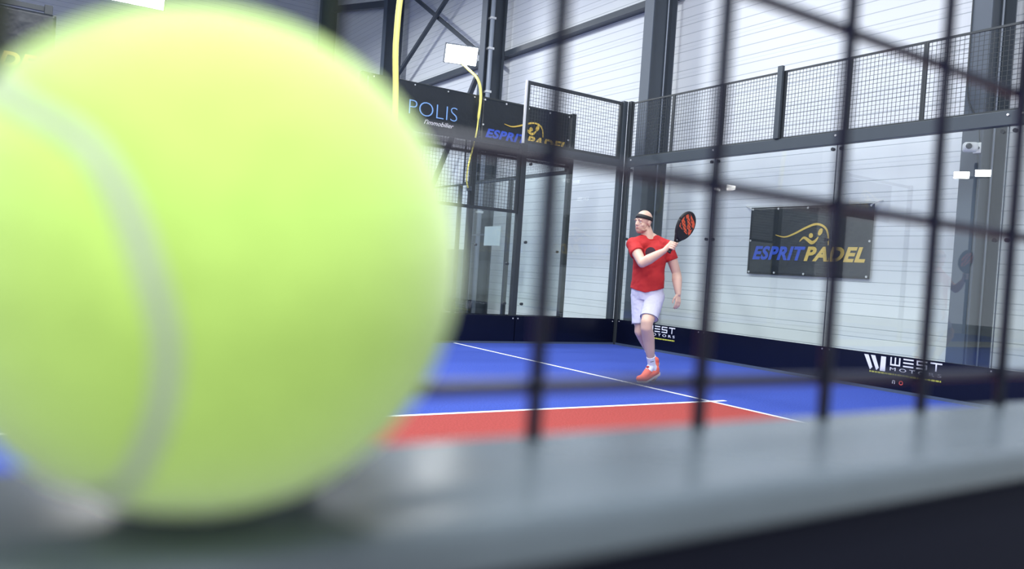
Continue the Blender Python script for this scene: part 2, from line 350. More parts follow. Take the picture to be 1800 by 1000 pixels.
post('fence_post', XB-0.075, 6.862, XB-0.026, 6.94, 3.09, 4.06, 'stout upright between mesh panels above the dark banner, pale on one side', 'rail')
# plinth boards with prints
plb = [(8.0, 9.86, 'black plinth board with a small white print behind the player'), (5.93, 8.0, 'plain navy plinth board under the back glass, left of the white lettering'),
       (3.93, 5.93, 'navy plinth board with large white lettering under the right glass'), (1.9, 3.93, 'navy plinth board at the right edge under the back glass')]
pl = []
for a, b, lb in plb:
    r = empty('plinth_board', (XB-0.02, (a+b)/2, 0), 0, lb, 'plinth board', 'plinth boards around the court')
    MB().box((XB-0.035, a+0.003, 0.035), (XB-0.008, b-0.003, PZ), 0.002).build('board', 'plinth', r)
    MB().box((XB-0.050, a, 0.0), (XB-0.008, b, 0.034)).build('foot_strip', 'trim', r)
    for y in (a+0.05, b-0.05): MB().tube([(XB-0.04, y, PZ-0.03), (XB-0.035, y, PZ-0.03)], 0.009, 8).build('screw', 'eyelet', r)
    pl.append(r)
def motor_logo(y0, s, par):
    o = (XB-0.0355, y0, 0.0); ex = (0, -1, 0); ey = (0, 0, 1); d = 0.0015
    mk = MB(); zt, zb = 0.395, 0.225
    mk.prism([(0, zt), (0.055*s, zt), (0.115*s, zb+0.03), (0.085*s, zb)], o, ex, ey, d)
    mk.prism([(0.085*s, zt), (0.14*s, zt), (0.195*s, zb+0.03), (0.165*s, zb)], o, ex, ey, d)
    mk.prism([(0.21*s, zb), (0.275*s, zb), (0.275*s, zt), (0.215*s, zt)], o, ex, ey, d)
    mk.build('logo_mark', 'white', par)
    t = MB(); w_ = 0.016; x = 0.33*s; zt, zb = 0.40, 0.305; zm = (zt+zb)/2
    def bar(xa, za, xb, zb_): t.prism([(xa, za), (xb, za), (xb, zb_), (xa, zb_)], o, ex, ey, d)
    # W: a base with three uprights
    bar(x, zb, x+0.12*s, zb+w_)
    for k in (0, 0.052, 0.104): bar(x+k*s, zb+w_, x+k*s+w_, zt)
    x += 0.155*s
    for z in (zb, zm-w_/2, zt-w_): bar(x, z, x+0.12*s, z+w_)          # E: three strokes
    x += 0.155*s
    for z in (zb, zm-w_/2, zt-w_): bar(x, z, x+0.12*s, z+w_)          # S
    bar(x, zm+w_/2, x+w_, zt-w_); bar(x+0.12*s-w_, zb+w_, x+0.12*s, zm-w_/2)
    x += 0.155*s
    bar(x, zt-w_, x+0.13*s, zt); bar(x+0.057*s, zb, x+0.057*s+w_, zt-w_)  # T
    t.build('lettering', 'white', par)
    text('small_lettering', 'M O T O R S', (XB-0.0355, y0-0.33*s, 0.245), ex, ey, 0.595*s, 0.038, 'white', par, weight=0.004)
    q = MB(); xx = 0.08*s; rr = random.Random(3)
    while xx < 0.92*s:
        l = rr.uniform(0.012, 0.05); q.prism([(xx, 0.195), (xx+l, 0.195), (xx+l, 0.213), (xx, 0.213)], o, ex, ey, d); xx += l+0.008
    q.build('strap_line', 'yprint', par)
    return o, ex, ey, d
o_, ex, ey, d = motor_logo(5.41, 1.0, pl[2])
ic = MB()
for a, b in (((0.37, 0.10), (0.378, 0.14)), ((0.37, 0.132), (0.40, 0.14)), ((0.394, 0.10), (0.402, 0.14))): ic.prism([(a[0], a[1]), (b[0], a[1]), (b[0], b[1]), (a[0], b[1])], o_, ex, ey, d)
ic.build('icon', 'white', pl[2])
ic = MB(); n = 16
ic.ribbon([(0.475+0.02*math.cos(k*2*PI/n), 0.12+0.02*math.sin(k*2*PI/n)) for k in range(n+1)], [0.01]*(n+1), o_, ex, ey, d); ic.build('icon', 'redprint', pl[2])
motor_logo(9.45, 1.0, pl[0])

post('corner_post', 8.69, 9.875, 8.77, 9.952, 0, 4.02, 'right one of the two dark posts in the court corner, start of the back glass')
# side wall on the far side of the court (y = 10)
YS = 10.0
cl = [(6.86, 1.55), (6.86, 0.6), (6.86, 2.75)]
glass_panel(6.75, 8.60, YS, PZ, 2.93, 'x', 'tall clear side glass panel left of the court corner', cl)
glass_panel(4.78, 6.66, YS, PZ, 1.97, 'x', 'lower clear side glass panel beside the tennis ball', [(6.55, 1.2), (6.55, 0.6)])
post('corner_post', 8.60, 9.955, 8.688, 10.045, 0, 4.02, 'left one of the two dark posts in the court corner, end of the side glass', 'rail')
post('fence_post', 6.66, 9.955, 6.75, 10.045, 0, 3.045, 'black post at the step of the side wall, left of the court corner')
post('fence_post', 4.69, 9.955, 4.78, 10.045, 0, 3.02, 'black side-wall post hidden at the edge of the ball')
tag(MB().box((6.752, 9.955, 2.935), (8.598, 10.045, 3.05), 0.004).build('cross_rail', 'rail'), 'grey horizontal rail over the tall side glass panel', 'rail')
tp = mesh_panel(6.70, 8.598, YS, 3.052, 4.0, 'x', 'high black-framed wire mesh panel left of the court corner', fr=0.045)
MB().box((6.675, 9.98, 3.05), (6.699, 10.02, 4.0)).build('edge_strip', 'eyelet', tp)
mesh_panel(4.782, 6.658, YS, 1.975, 3.0, 'x', 'black-framed wire mesh panel above the lower side glass', fr=0.045)
mesh_panel(2.75, 4.688, YS, 0.1, 3.0, 'x', 'full-height wire mesh side panel behind the tennis ball', fr=0.045)
for a, b, lb in ((6.72, 8.685, 'black plinth board below the tall side glass'), (4.74, 6.71, 'dark blue plinth board below the lower side glass'), (2.75, 4.73, 'black plinth board mostly hidden behind the tennis ball')):
    r = empty('plinth_board', ((a+b)/2, YS-0.07, 0), 0, lb, 'plinth board', 'plinth boards around the court')
    MB().box((a+0.003, YS-0.08, 0.03), (b-0.003, YS-0.052, PZ), 0.002).build('board', 'plinth', r)
    MB().box((a, YS-0.09, 0), (b, YS-0.052, 0.029)).build('foot_strip', 'trim', r)
    for x in (a+0.04, b-0.04): MB().tube([(x, YS-0.085, PZ-0.04), (x, YS-0.08, PZ-0.04)], 0.01, 8).build('screw', 'eyelet', r)

# ------------------------------------------------------------------ the neighbouring court
YN = 11.5
nb = 'neighbouring court'
post('fence_post', 8.69, YN-0.045, 8.78, YN+0.045, 0, 4.02, 'black corner post of the neighbouring court, right of the banner with the gold arc')
post('fence_post', 6.66, YN-0.045, 6.75, YN+0.045, 0, 4.0, 'black post of the neighbouring court, below the gap between the two banners')
post('fence_post', 4.62, YN-0.045, 4.71, YN+0.045, 0, 4.0, 'black post of the neighbouring court behind the yellow mast')
for z, lb in ((3.96, 'thin dark top rail the two banners hang from'), (3.03, 'thin dark rail along the lower edge of the two banners')):
    tag(MB().box((4.712, YN-0.02, z), (6.658, YN+0.02, z+0.04)).build('cross_rail', 'black'), lb + ', left part', 'rail')
    tag(MB().box((6.752, YN-0.02, z), (8.688, YN+0.02, z+0.04)).build('cross_rail', 'black'), lb + ', right part', 'rail')
def bare_mesh(u0, u1, c, z0, z1, axis, label):
    mb = MB(); wires(mb, (u0, u1), c, z0, z1, 0.052, 0.0020, axis); return tag(mb.build('wire_mesh', 'farwire'), label, 'wire mesh')
bare_mesh(6.76, 8.68, YN, 3.08, 3.95, 'x', 'black wire mesh behind the banner with the gold arc')
bare_mesh(4.72, 6.65, YN, 3.08, 3.95, 'x', 'black wire mesh behind the banner with pale blue letters')
glass_panel(4.715, 6.655, YN, PZ, 3.02, 'x', 'glass panel of the neighbouring court below the pale blue lettering')
glass_panel(6.755, 8.685, YN, PZ, 3.02, 'x', 'glass panel of the neighbouring court, seen through the tall side glass', [(6.86, 1.5), (8.58, 1.5)])
r = empty('plinth_board', (6.7, YN, 0), 0, 'dark plinth board under the neighbouring court fence', 'plinth board')
MB().box((4.7, YN-0.07, 0), (8.7, YN-0.05, 0.34)).build('board', 'plinth', r)
for a, b, lb in ((11.56, 13.38, 'nearest the corner'), (13.46, 15.45, 'second from the corner'), (15.55, 17.45, 'third from the corner'), (17.55, 21.4, 'farthest from the corner')):
    glass_panel(a, b, XB, PZ, 2.93, 'y', 'back glass panel of the neighbouring court, ' + lb)
for y, lb in ((13.42, 'nearest'), (15.5, 'middle'), (17.5, 'farthest')):
    post('fence_post', XB-0.04, y-0.035, XB+0.04, y+0.035, 0, 2.93, lb + ' of three slim posts in the neighbouring back glass wall')
tag(MB().box((XB-0.025, 11.56, 2.932), (XB+0.025, 21.5, 2.972), 0.003).build('wall_beam', 'rail'), 'dark beam along the top of the neighbouring back glass wall', 'beam')
mesh_panel(11.6, 15.4, XB, 2.973, 4.0, 'y', 'wire mesh panel over the neighbouring back glass, behind the banners', fr=0.03)

# banners ---------------------------------------------------------------
def cloth(o, ex, ey, wd, ht, name, par, amp=0.012, seed=0):
    bm = bmesh.new(); o = V(o); ex = V(ex); ey = V(ey); nz = ex.cross(ey); nx, ny = 40, 24; L = []
    for k in (0, 1):
        g = {}
        for i in range(nx+1):
            for j in range(ny+1):
                u, v = i/nx, j/ny
                dn = amp*(noise.noise(V((u*3+v*2+seed, v*2.5-u, seed)))*1.0)*(1-abs(2*u-1)**4)
                g[i, j] = bm.verts.new(o + ex*(u*wd) + ey*(v*ht) + nz*(dn + (0.003 if k else 0)))
        L.append(g)
    for k, g in enumerate(L):
        for i in range(nx):
            for j in range(ny):
                q = (g[i, j], g[i+1, j], g[i+1, j+1], g[i, j+1]); bm.faces.new(q if k else q[::-1])
    rim = [(i, 0) for i in range(nx)] + [(nx, j) for j in range(ny)] + [(i, ny) for i in range(nx, 0, -1)] + [(0, j) for j in range(ny, 0, -1)]
    for a, b in zip(rim, rim[1:]+rim[:1]): bm.faces.new((L[0][a], L[0][b], L[1][b], L[1][a]))
    mb = MB(); mb.bm.free(); mb.bm = bm
    return mb.build(name, 'banner', par, True)
def arc_banner(o, ex, ey, wd, ht, label, grp, eyelets, u0=0.045, bl=0.215, seed=0, fit=(0, 1)):
    r = empty('banner', V(o) + V(ex)*wd/2, 0, label, 'banner', grp)
    cloth(o, ex, ey, wd, ht, 'sheet', r, seed=seed)
    nz = V(ex).cross(V(ey)); oo = V(o) + nz*0.014 + V(ey)*fit[0]
    sx = wd; sy = ht*fit[1]
    text('blue_lettering', 'ESPRIT', oo + V(ex)*(u0*sx) + V(ey)*(bl*sy), ex, ey, 0.46*sx, 0.205*sy, 'royal', r, shear=0.28, weight=0.042)
    text('gold_lettering', 'PADEL', oo + V(ex)*(0.495*sx) + V(ey)*(bl*sy), ex, ey, 0.47*sx, 0.205*sy, 'gold', r, shear=0.28, weight=0.042)
    arc = catmull([(0.24*sx, 0.585*sy, 0), (0.32*sx, 0.555*sy, 0), (0.40*sx, 0.60*sy, 0), (0.5*sx, 0.69*sy, 0), (0.58*sx, 0.735*sy, 0), (0.645*sx, 0.69*sy, 0), (0.675*sx, 0.59*sy, 0), (0.683*sx, 0.44*sy, 0)], 6)
    n = len(arc); ws = [0.004 + 0.028*(math.sin(PI*min(1, k/n*0.9+0.02)))**0.8 for k in range(n)]
    MB().ribbon([(p.x, p.y) for p in arc], ws, oo, ex, ey, 0.0015).build('gold_arc', 'gold', r)
    fg = MB()
    fg.prism([(0.54*sx+0.036*math.cos(k*PI/8), 0.575*sy+0.036*math.sin(k*PI/8)) for k in range(16)], oo, ex, ey, 0.0015)
    b = catmull([(0.45*sx, 0.49*sy, 0), (0.483*sx, 0.545*sy, 0), (0.52*sx, 0.51*sy, 0), (0.55*sx, 0.475*sy, 0), (0.578*sx, 0.50*sy, 0), (0.60*sx, 0.555*sy, 0)], 5)
    fg.ribbon([(p.x, p.y) for p in b], [0.008+0.045*math.sin(PI*k/len(b)) for k in range(len(b))], oo, ex, ey, 0.0015)
    ang = 1.15
    fg.prism([(0.613*sx + 0.055*math.cos(t)*math.cos(ang) - 0.034*math.sin(t)*math.sin(ang), 0.625*sy + 0.055*math.cos(t)*math.sin(ang) + 0.034*math.sin(t)*math.cos(ang)) for t in [k*PI/10 for k in range(20)]], oo, ex, ey, 0.0015)
    fg.build('gold_figure', 'gold', r)
    for (u, v) in eyelets:
        p = V(o) + nz*0.014 + V(ex)*(u*wd) + V(ey)*(v*ht); MB().tube([p - nz*0.004, p + nz*0.004], 0.016, 10).build('eyelet', 'eyelet', r)
    return r
E8 = [(0.02, 0.97), (0.25, 0.97), (0.5, 0.97), (0.75, 0.97), (0.98, 0.97), (0.015, 0.5), (0.985, 0.5), (0.02, 0.03), (0.25, 0.03), (0.5, 0.03), (0.98, 0.03)]
wb = arc_banner((10.015, 8.36, 1.31), (0, -1, 0), (0, 0, 1), 2.10, 1.04, 'large dark banner with blue and gold lettering on the white wall behind the glass', 'dark banners', E8, seed=2)
for (y, z, dy, dz) in ((8.34, 2.32, 0.12, 0.05), (6.30, 2.33, -0.10, 0.05)):
    MB().tube([(10.0, y, z), (10.03, y+dy, z+dz), (10.055, y+dy*1.3, z+dz*1.2)], 0.008, 6).build('cord', 'eyelet', wb)
arc_banner((6.77, YN-0.075, 3.075), (1, 0, 0), (0, 0, 1), 1.85, 0.885, 'dark banner with gold arc hanging on the neighbouring fence, seen through wire mesh', 'dark banners', E8[:7], seed=5, fit=(0.077, 0.85))
r = empty('banner', (5.7, YN-0.07, 3.2), 0, 'black banner with thin pale blue capitals, directly right of the yellow mast', 'banner', 'dark banners')
cloth((4.72, YN-0.075, 3.24), (1, 0, 0), (0, 0, 1), 1.98, 0.735, 'sheet', r, seed=9)
text('blue_lettering', 'POLIS', (5.42, YN-0.09, 3.475), (1, 0, 0), (0, 0, 1), 0.875, 0.225, 'paleblue', r, weight=-0.020)
text('white_lettering', "l'immobilier", (5.70, YN-0.09, 3.355), (1, 0, 0), (0, 0, 1), 0.54, 0.075, 'white', r, shear=0.35)
MB().box((4.72, YN-0.092, 3.246), (6.69, YN-0.088, 3.256)).build('hem_line', 'eyelet', r)
for x in (4.8, 5.5, 6.1, 6.6): MB().tube([(x, YN-0.094, 3.94), (x, YN-0.086, 3.94)], 0.012, 10).build('eyelet', 'eyelet', r)
tag(MB().box((6.585, 11.40, 2.38), (6.66, 11.46, 2.46), 0.004).build('mast_clamp', 'steel'), 'small dark clamp holding the foot of the slim yellow mast to its post', 'clamp')
# banner fragment at the far left
for a, b in ((-2.1, 0.28),):
    post('fence_post', 0.42, YN-0.045, 0.51, YN+0.045, 0, 4.0, 'black fence post of the neighbouring court behind the left side of the ball')
    post('fence_post', -2.3, YN-0.045, -2.21, YN+0.045, 0, 4.0, 'black fence post of the neighbouring court outside the left edge')
    tag(MB().box((-2.2, YN-0.02, 3.92), (0.419, YN+0.02, 3.98)).build('cross_rail', 'black'), 'dark top rail carrying the banner at the far left', 'rail')
arc_banner((-1.30, YN-0.07, 2.95), (1, 0, 0), (0, 0, 1), 1.85, 0.93, 'dark banner with gold arc at the far left edge, mostly behind the ball', 'dark banners', [], seed=11)

# floodlights and masts -------------------------------------------------
def floodlight(c, size, aim, label, par_post=None, m='lamp', grp='LED floodlights'):
    c = V(c); z = (V(aim)-c).normalized(); x = z.cross(V((0, 0, 1))).normalized(); y = x.cross(z)
    r = empty('floodlight', c, 0, label, 'floodlight', grp); w_, h_ = size
    def P(a, b, k): return c + x*a + y*b + z*k
    mb = MB().bar(P(0, 0, -0.08), P(0, 0, 0), w_, h_, y)
    mb.build('housing', 'steel', r)
    MB().bar(P(0, 0, 0.001), P(0, 0, 0.012), w_*0.94, h_*0.9, y).build('lens', m, r)
    MB().bar(P(0, 0, -0.2), P(0, 0, -0.08), 0.08, 0.08, y).build('bracket', 'steel', r)
    return r
tag(MB().tube([(2.40, 20.2, 6.95), (2.40, 20.2, 10.99)], 0.03, 8).build('lamp_hanger', 'steel'), 'thin steel rod holding the floodlight at the top left edge', 'rod')
floodlight((6.86, 12.45, 4.89), (0.60, 0.34), (4.8, 6.0, 2.2), 'glaring rectangular floodlight above the banners, at the top of the slim yellow mast')
floodlight((2.40, 20.0, 6.80), (1.45, 0.50), (2.0, 12.0, 2.0), 'bright floodlight at the top left edge, above the ball')
P = catmull([(4.62, 10.12, 0.0), (4.64, 10.12, 2.0), (4.60, 10.11, 3.3), (4.55, 10.10, 3.94), (4.545, 10.10, 4.25), (4.56, 10.09, 4.75), (4.64, 10.08, 5.4), (4.8, 10.06, 6.0)], 6)
tag(MB().tube(P, 0.042, 14).build('lamp_mast', 'yellow', None, True), 'thick bowed yellow lamp mast at the right edge of the ball', 'mast', 'yellow masts')
P = catmull([(6.60, 11.42, 2.42), (6.53, 11.37, 2.53), (6.535, 11.36, 2.78), (6.64, 11.36, 3.29), (6.67, 11.36, 3.62), (6.685, 11.36, 3.98), (6.66, 11.45, 4.25), (6.68, 11.85, 4.5), (6.80, 12.36, 4.74)], 6)
tag(MB().tube(P, [0.013]*24+[0.024]*(len(P)-24), 10).build('lamp_mast', 'yellow', None, True), 'slim bent yellow mast between the two banners, under the glaring floodlight', 'mast', 'yellow masts')
FAR = [(-11.0, 14.83, 5.57, (0.5, 0.26), 'left of the pair mirrored in the glass over the right column'), (-11.0, 14.10, 5.59, (0.5, 0.26), 'right of the pair mirrored in the glass over the right column'),
       (-11.0, 26.10, 5.66, (0.42, 0.24), 'left of the pair mirrored in the back glass above the banner'), (-11.0, 25.30, 5.67, (0.42, 0.24), 'right of the pair mirrored in the back glass above the banner'),
       (-5.0, -10.05, 5.57, (0.40, 0.20), 'upper left of four mirrored in the side glass'), (-5.0, -9.25, 5.47, (0.40, 0.20), 'upper right of four mirrored in the side glass'),
       (-5.0, -8.85, 4.64, (0.24, 0.18), 'lower left of four mirrored in the side glass'), (-5.0, -8.40, 4.65, (0.24, 0.18), 'lower right of four mirrored in the side glass')]
for k, (x, y, z, sz, lb) in enumerate(FAR):
    floodlight((x, y, z), sz, (4, 6, 1), 'floodlight outside the picture, ' + lb, m='lampfar' if k < 4 else 'lampdouble', grp='floodlights mirrored in the glass')
for x, y0, y1, z, lb in ((-11.25, 14.0, 14.95, 5.5, 'tall steel mast outside the picture for the lights over the right column'), (-11.25, 25.2, 26.25, 5.6, 'tall steel mast outside the picture, at the far end of the neighbouring court'), (-5.25, -10.2, -8.2, 5.15, 'tall steel mast outside the picture, behind the photographer')):
    t_ = empty('lamp_mast', (x, (y0+y1)/2, 0), 0, lb, 'mast', 'masts outside the picture')
    MB().tube([(x, (y0+y1)/2, 0), (x, (y0+y1)/2, z+0.5)], 0.06, 12).build('pole', 'steel', t_, True); MB().box((x-0.04, y0, z-0.04), (x+0.04, y1, z+0.04)).build('cross_arm', 'steel', t_)
LL = ['over the near fence and the ball', 'over the back right of the court', 'over the middle of the far side wall', 'over the far back corner of the court', 'over the near side of the neighbouring court', 'over the far side of the neighbouring court', 'outside the court behind the photographer']
for (x, y, e), lb in zip(LUM, LL):  # unseen housings, added to go with the added area lights
    r = empty('added_light_housing', (x, y, LZ), 0, 'added unseen light housing ' + lb, 'ceiling light', 'added light housings')
    MB().box((x-1.55, y-0.4, LZ+0.02), (x+1.55, y+0.4, LZ+0.10), 0.01).build('housing', 'plastic', r)
    for sx in (-1.2, 1.2): MB().tube([(x+sx, y, LZ+0.10), (x+sx, y, 10.99)], 0.006, 6).build('hanger', 'steel', r)

# security camera on the right column ------------------------------------
r = empty('security_camera', (9.15, 4.60, 2.83), 0, 'small white security camera with a dark lens on the right steel column', 'camera')
r.matrix_world = Matrix.Identity(4)
CM = Matrix.Translation((9.15, 4.60, 2.83)) @ Matrix.Rotation(math.radians(36), 4, 'Z') @ Matrix.Scale(0.88, 4)      # local -x faces the court
def cpart(mb, name, m, sm=True): mb.bm.transform(CM); return mb.build(name, m, r, sm)
cpart(MB().box((-0.05, -0.085, -0.06), (0.07, 0.085, 0.062), 0.032), 'body', 'plastic')
cpart(MB().ell((-0.048, 0.025, 0.004), (0.022, 0.042, 0.042), None, 24, 16), 'lens', 'lens')
cpart(MB().tube([(-0.05, 0.025, 0.004), (-0.058, 0.025, 0.004)], [0.050, 0.047], 24), 'lens_ring', 'plastic')
MB().tube([(9.18, 4.58, 2.83), (9.24, 4.58, 2.84), (9.29, 4.58, 2.84)], 0.016, 8).build('bracket', 'rail', r, True)
MB().box((9.284, 4.555, 2.78), (9.2995, 4.64, 2.90), 0.004).build('mount_plate', 'plastic', r)
tag(MB().tube(catmull([(9.29, 4.77, 5.2), (9.285, 4.76, 4.0), (9.28, 4.74, 3.45), (9.27, 4.60, 3.14), (9.285, 4.57, 2.91)], 6), 0.006, 6).build('camera_cable', 'black', None, True), 'thin black cable hanging down to the security camera', 'cable')
tag(MB().tube(catmull([(9.29, 4.585, 2.77), (9.28, 4.57, 2.6), (9.29, 4.565, 2.4), (9.288, 4.57, 2.0), (9.29, 4.57, 1.0), (9.29, 4.57, 0.03)], 6), 0.005, 6).build('camera_cable', 'rail', None, True), 'thin grey cable running down the column below the security camera', 'cable')

# ------------------------------------------------------------------ foreground fence, ledge and ball
r = empty('foreground_fence', (0.3, 0, 0), 0, 'blurred black wire mesh fence right in front of the camera', 'mesh fence')
mb = MB()
for k in range(-26, 40):
    x = 0.0988 + 0.05*k; mb.tube([(x, 0, 1.0385), (x, 0, 2.45)], 0.0018, 8)
mb.build('vertical_wires', 'wire', r, True)
mb = MB()
for k in range(0, 28):
    z = 1.0496 + 0.05*k; mb.tube([(-1.22, 0.0033, z), (2.06, 0.0033, z)], 0.0017, 8)
mb.build('horizontal_wires', 'wire', r, True)
mb = MB(); wires(mb, (-1.22, 2.06), 0.0, 0.06, 0.972, 0.05, 0.0019, 'x'); mb.build('lower_wires', 'wire', r)
MB().box((-1.25, -0.044, 2.44), (2.09, 0.006, 2.49), 0.004).build('top_rail', 'black', r)
for x in (-1.29, 2.05): MB().box((x, -0.044, 0), (x+0.04, 0.006, 2.44), 0.004).build('post', 'black', r)
r = empty('fence_rail', (0.3, -0.02, 0.98), 0, 'blurred grey horizontal fence rail the tennis ball rests on', 'rail')
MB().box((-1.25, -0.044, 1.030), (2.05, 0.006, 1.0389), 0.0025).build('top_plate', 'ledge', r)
MB().box((-1.25, -0.042, 0.972), (2.05, 0.004, 1.030), 0.002).build('rail_body', 'ledgeshade', r)  # same grey rail, its shaded face coloured dark

BC = V((0.0257, -0.0242, 1.0727)); BR = 0.0335
vd = (cam.matrix_world.translation - BC).normalized(); rt = V((0, 0, 1)).cross(vd).normalized(); up = vd.cross(rt)
# seam as seen: directions on the sphere (computed from the photograph), closed round the back like a tennis seam
SE = [(-0.528, 0.415, 0.741), (-0.421, 0.363, 0.831), (-0.316, 0.257, 0.913), (-0.236, 0.113, 0.965), (-0.183, -0.03, 0.983), (-0.13, -0.175, 0.976), (-0.113, -0.311, 0.944),
      (-0.12, -0.437, 0.891), (-0.154, -0.576, 0.803), (-0.219, -0.741, 0.634), (-0.36, -0.86, 0.33), (-0.45, -0.88, 0.0), (-0.35, -0.85, -0.4), (0.1, -0.75, -0.66), (0.6, -0.45, -0.66), (0.85, 0.0, -0.5),
      (0.6, 0.5, -0.6), (0.0, 0.75, -0.6), (-0.6, 0.75, -0.2), (-0.75, 0.6, 0.2), (-0.66, 0.5, 0.5)]
sp = catmull(SE + SE[:1], 8)[:-1]
sp = [(rt*p.x + up*p.y + vd*p.z).normalized() for p in sp]
r = empty('tennis_ball', (BC.x, BC.y, 1.0389), 0, 'huge blurred yellow-green felt ball resting on the grey rail against the wire mesh', 'ball')
mb = MB(); bmesh.ops.create_icosphere(mb.bm, subdivisions=5, radius=1)
for v in mb.bm.verts:
    n_ = v.co.normalized(); dd = min((n_-q).length for q in sp)
    rr = BR - 0.0012*max(0, 1-dd/0.07) + 0.00022*noise.noise(n_*60) + 0.00015*noise.noise(n_*25)
    v.co = BC + n_*rr
mb.build('felt', 'felt', r, True)
mb = MB(); nsp = len(sp); rings = []
for i, p in enumerate(sp):
    t = (sp[(i+1) % nsp]-sp[i-1]).normalized(); s_ = p.cross(t)
    rings.append([mb.bm.verts.new(BC + p*(BR-0.0011) + s_*(0.0016*math.cos(a)) + p*(0.0008*math.sin(a))) for a in [k*PI/4 for k in range(8)]])
for i in range(nsp):
    for k in range(8): mb.bm.faces.new((rings[i][k], rings[i][(k+1) % 8], rings[(i+1) % nsp][(k+1) % 8], rings[(i+1) % nsp][k]))
mb.build('seam', 'seam', r, True)

# ------------------------------------------------------------------ the player
# local frame: x to the right of the picture, y away from the camera, z up; the front toe stands on the origin
G = V((5.944, 6.122, 0)); ROT = math.atan2(-0.68856677, 0.72517295)
pl_ = empty('person', G, ROT, 'bald player in a red T-shirt, pale grey shorts and black headband, swinging across his body', 'person')
PM = pl_.matrix_world.copy()
def cap(mb, p, q, r0, r1, seg=20, flat=False):
    p = V(p); q = V(q); t = q-p; L = t.length; t.normalize()
    if flat: mb.tube([p, q], [r0, r1], seg); return mb
    N = 5; pts = []; rs = []
    for k in range(N): a = PI/2*(1-k/N); pts.append(p - t*r0*math.sin(a)); rs.append(max(0.0004, r0*math.cos(a)))
    pts.append(p); rs.append(r0); pts.append(q); rs.append(r1)
    for k in range(1, N+1): a = PI/2*k/N; pts.append(q + t*r1*math.sin(a)); rs.append(max(0.0004, r1*math.cos(a)))
    mb.tube(pts, rs, seg); return mb
def limb(mb, P, R, seg=20):
    for i in range(len(P)-1): cap(mb, P[i], P[i+1], R[i], R[i+1], seg)
def loft(mb, rings, seg=32):    # rings: (center, rx, ry, rot z, tilt normal)
    L = []
    for (c, rx, ry, rz, tx) in rings:
        L.append([mb.bm.verts.new(V(c) + Matrix.Rotation(rz, 3, 'Z') @ V((rx*math.cos(a)*(1), ry*math.sin(a), tx[0]*rx*math.cos(a)+tx[1]*ry*math.sin(a)))) for a in [k*2*PI/seg for k in range(seg)]])
    for a, b in zip(L, L[1:]):
        for k in range(seg): mb.bm.faces.new((a[k], a[(k+1) % seg], b[(k+1) % seg], b[k]))
    mb.bm.faces.new(L[0][::-1]); mb.bm.faces.new(L[-1])
def fuse(mb, name, m, parent, voxel=0.006, smooth=6, disp=None, world=True):
    bmesh.ops.recalc_face_normals(mb.bm, faces=mb.bm.faces)
    me = bpy.data.meshes.new('t'); mb.bm.to_mesh(me); mb.bm.free(); ob = bpy.data.objects.new('t', me); COL.objects.link(ob)
    md = ob.modifiers.new('r', 'REMESH'); md.mode = 'VOXEL'; md.voxel_size = voxel
    sm = ob.modifiers.new('s', 'SMOOTH'); sm.factor = 0.5; sm.iterations = smooth
    bpy.context.view_layer.update()
    me2 = bpy.data.meshes.new_from_object(ob.evaluated_get(bpy.context.evaluated_depsgraph_get())); bpy.data.objects.remove(ob)
    me2.name = name; me2.materials.clear(); me2.materials.append(M[m])
    if disp:
        for v in me2.vertices: v.co += v.normal * disp(v.co)
    me2.polygons.foreach_set('use_smooth', [True]*len(me2.polygons))
    o = bpy.data.objects.new(name, me2); COL.objects.link(o); o.parent = parent
    return o
def local(o, parent): o.parent = parent; o.matrix_parent_inverse = Matrix.Identity(4); return o
def lbuild(mb, name, m, parent, smooth=True): return local(mb.build(name, m, None, smooth), parent)

shR = V((-0.262, -0.06, 1.462)); elR = V((-0.150, -0.27, 1.262)); wrR = V((0.065, -0.305, 1.402))
shL = V((0.090, 0.04, 1.462)); elL = V((0.212, 0.05, 1.186)); wrL = V((0.244, -0.01, 0.965))
hpL = V((0.005, 0.0, 0.93)); knL = V((-0.060, -0.20, 0.59)); anL = V((0.022, 0.015, 0.185))
hpR = V((-0.150, 0.02, 0.93)); knR = V((-0.125, -0.02, 0.54)); anR = V((0.010, 0.245, 0.262))
HC = V((-0.170, -0.02, 1.703)); FD = V((-0.68, -0.70, -0.10)).normalized()        # head centre, facing
HX = FD.cross(V((0.10, 0, 1))).normalized(); HU = HX.cross(FD)                     # HX points to the person's right hand side? (kept consistent below)
HR = Matrix((HX, FD, HU)).transposed()                                           # columns: side, face, up
def H(a, b, c): return HC + HX*a + FD*b + HU*c
body = MB()
# head
body.ell(H(0, -0.008, 0.035), (0.076, 0.095, 0.092), HR, 32, 20); body.ell(H(0, 0.03, -0.035), (0.060, 0.062, 0.078), HR, 24, 16)
body.ell(H(0, 0.055, -0.082), (0.036, 0.032, 0.032), HR); body.ell(H(0, 0.078, -0.012), (0.034, 0.02, 0.045), HR)
for s_ in (-1, 1):
    body.ell(H(0.034*s_, 0.057, -0.028), (0.028, 0.021, 0.024), HR); body.ell(H(0.031*s_, 0.0745, -0.004), (0.018, 0.011, 0.006), HR); body.ell(H(0.031*s_, 0.0765, 0.0155), (0.018, 0.011, 0.006), HR); body.ell(H(0.028*s_, 0.082, 0.028), (0.027, 0.013, 0.010), HR)
    body.ell(H(0.078*s_, -0.012, -0.005), (0.008, 0.019, 0.033), HR); body.ell(H(0.043*s_, 0.016, -0.072), (0.020, 0.044, 0.020), HR)
cap(body, H(0, 0.086, 0.02), H(0, 0.108, -0.020), 0.0075, 0.0105, 12); body.ell(H(0.010, 0.096, -0.024), (0.0065, 0.008, 0.006), HR); body.ell(H(-0.010, 0.096, -0.024), (0.0065, 0.008, 0.006), HR)
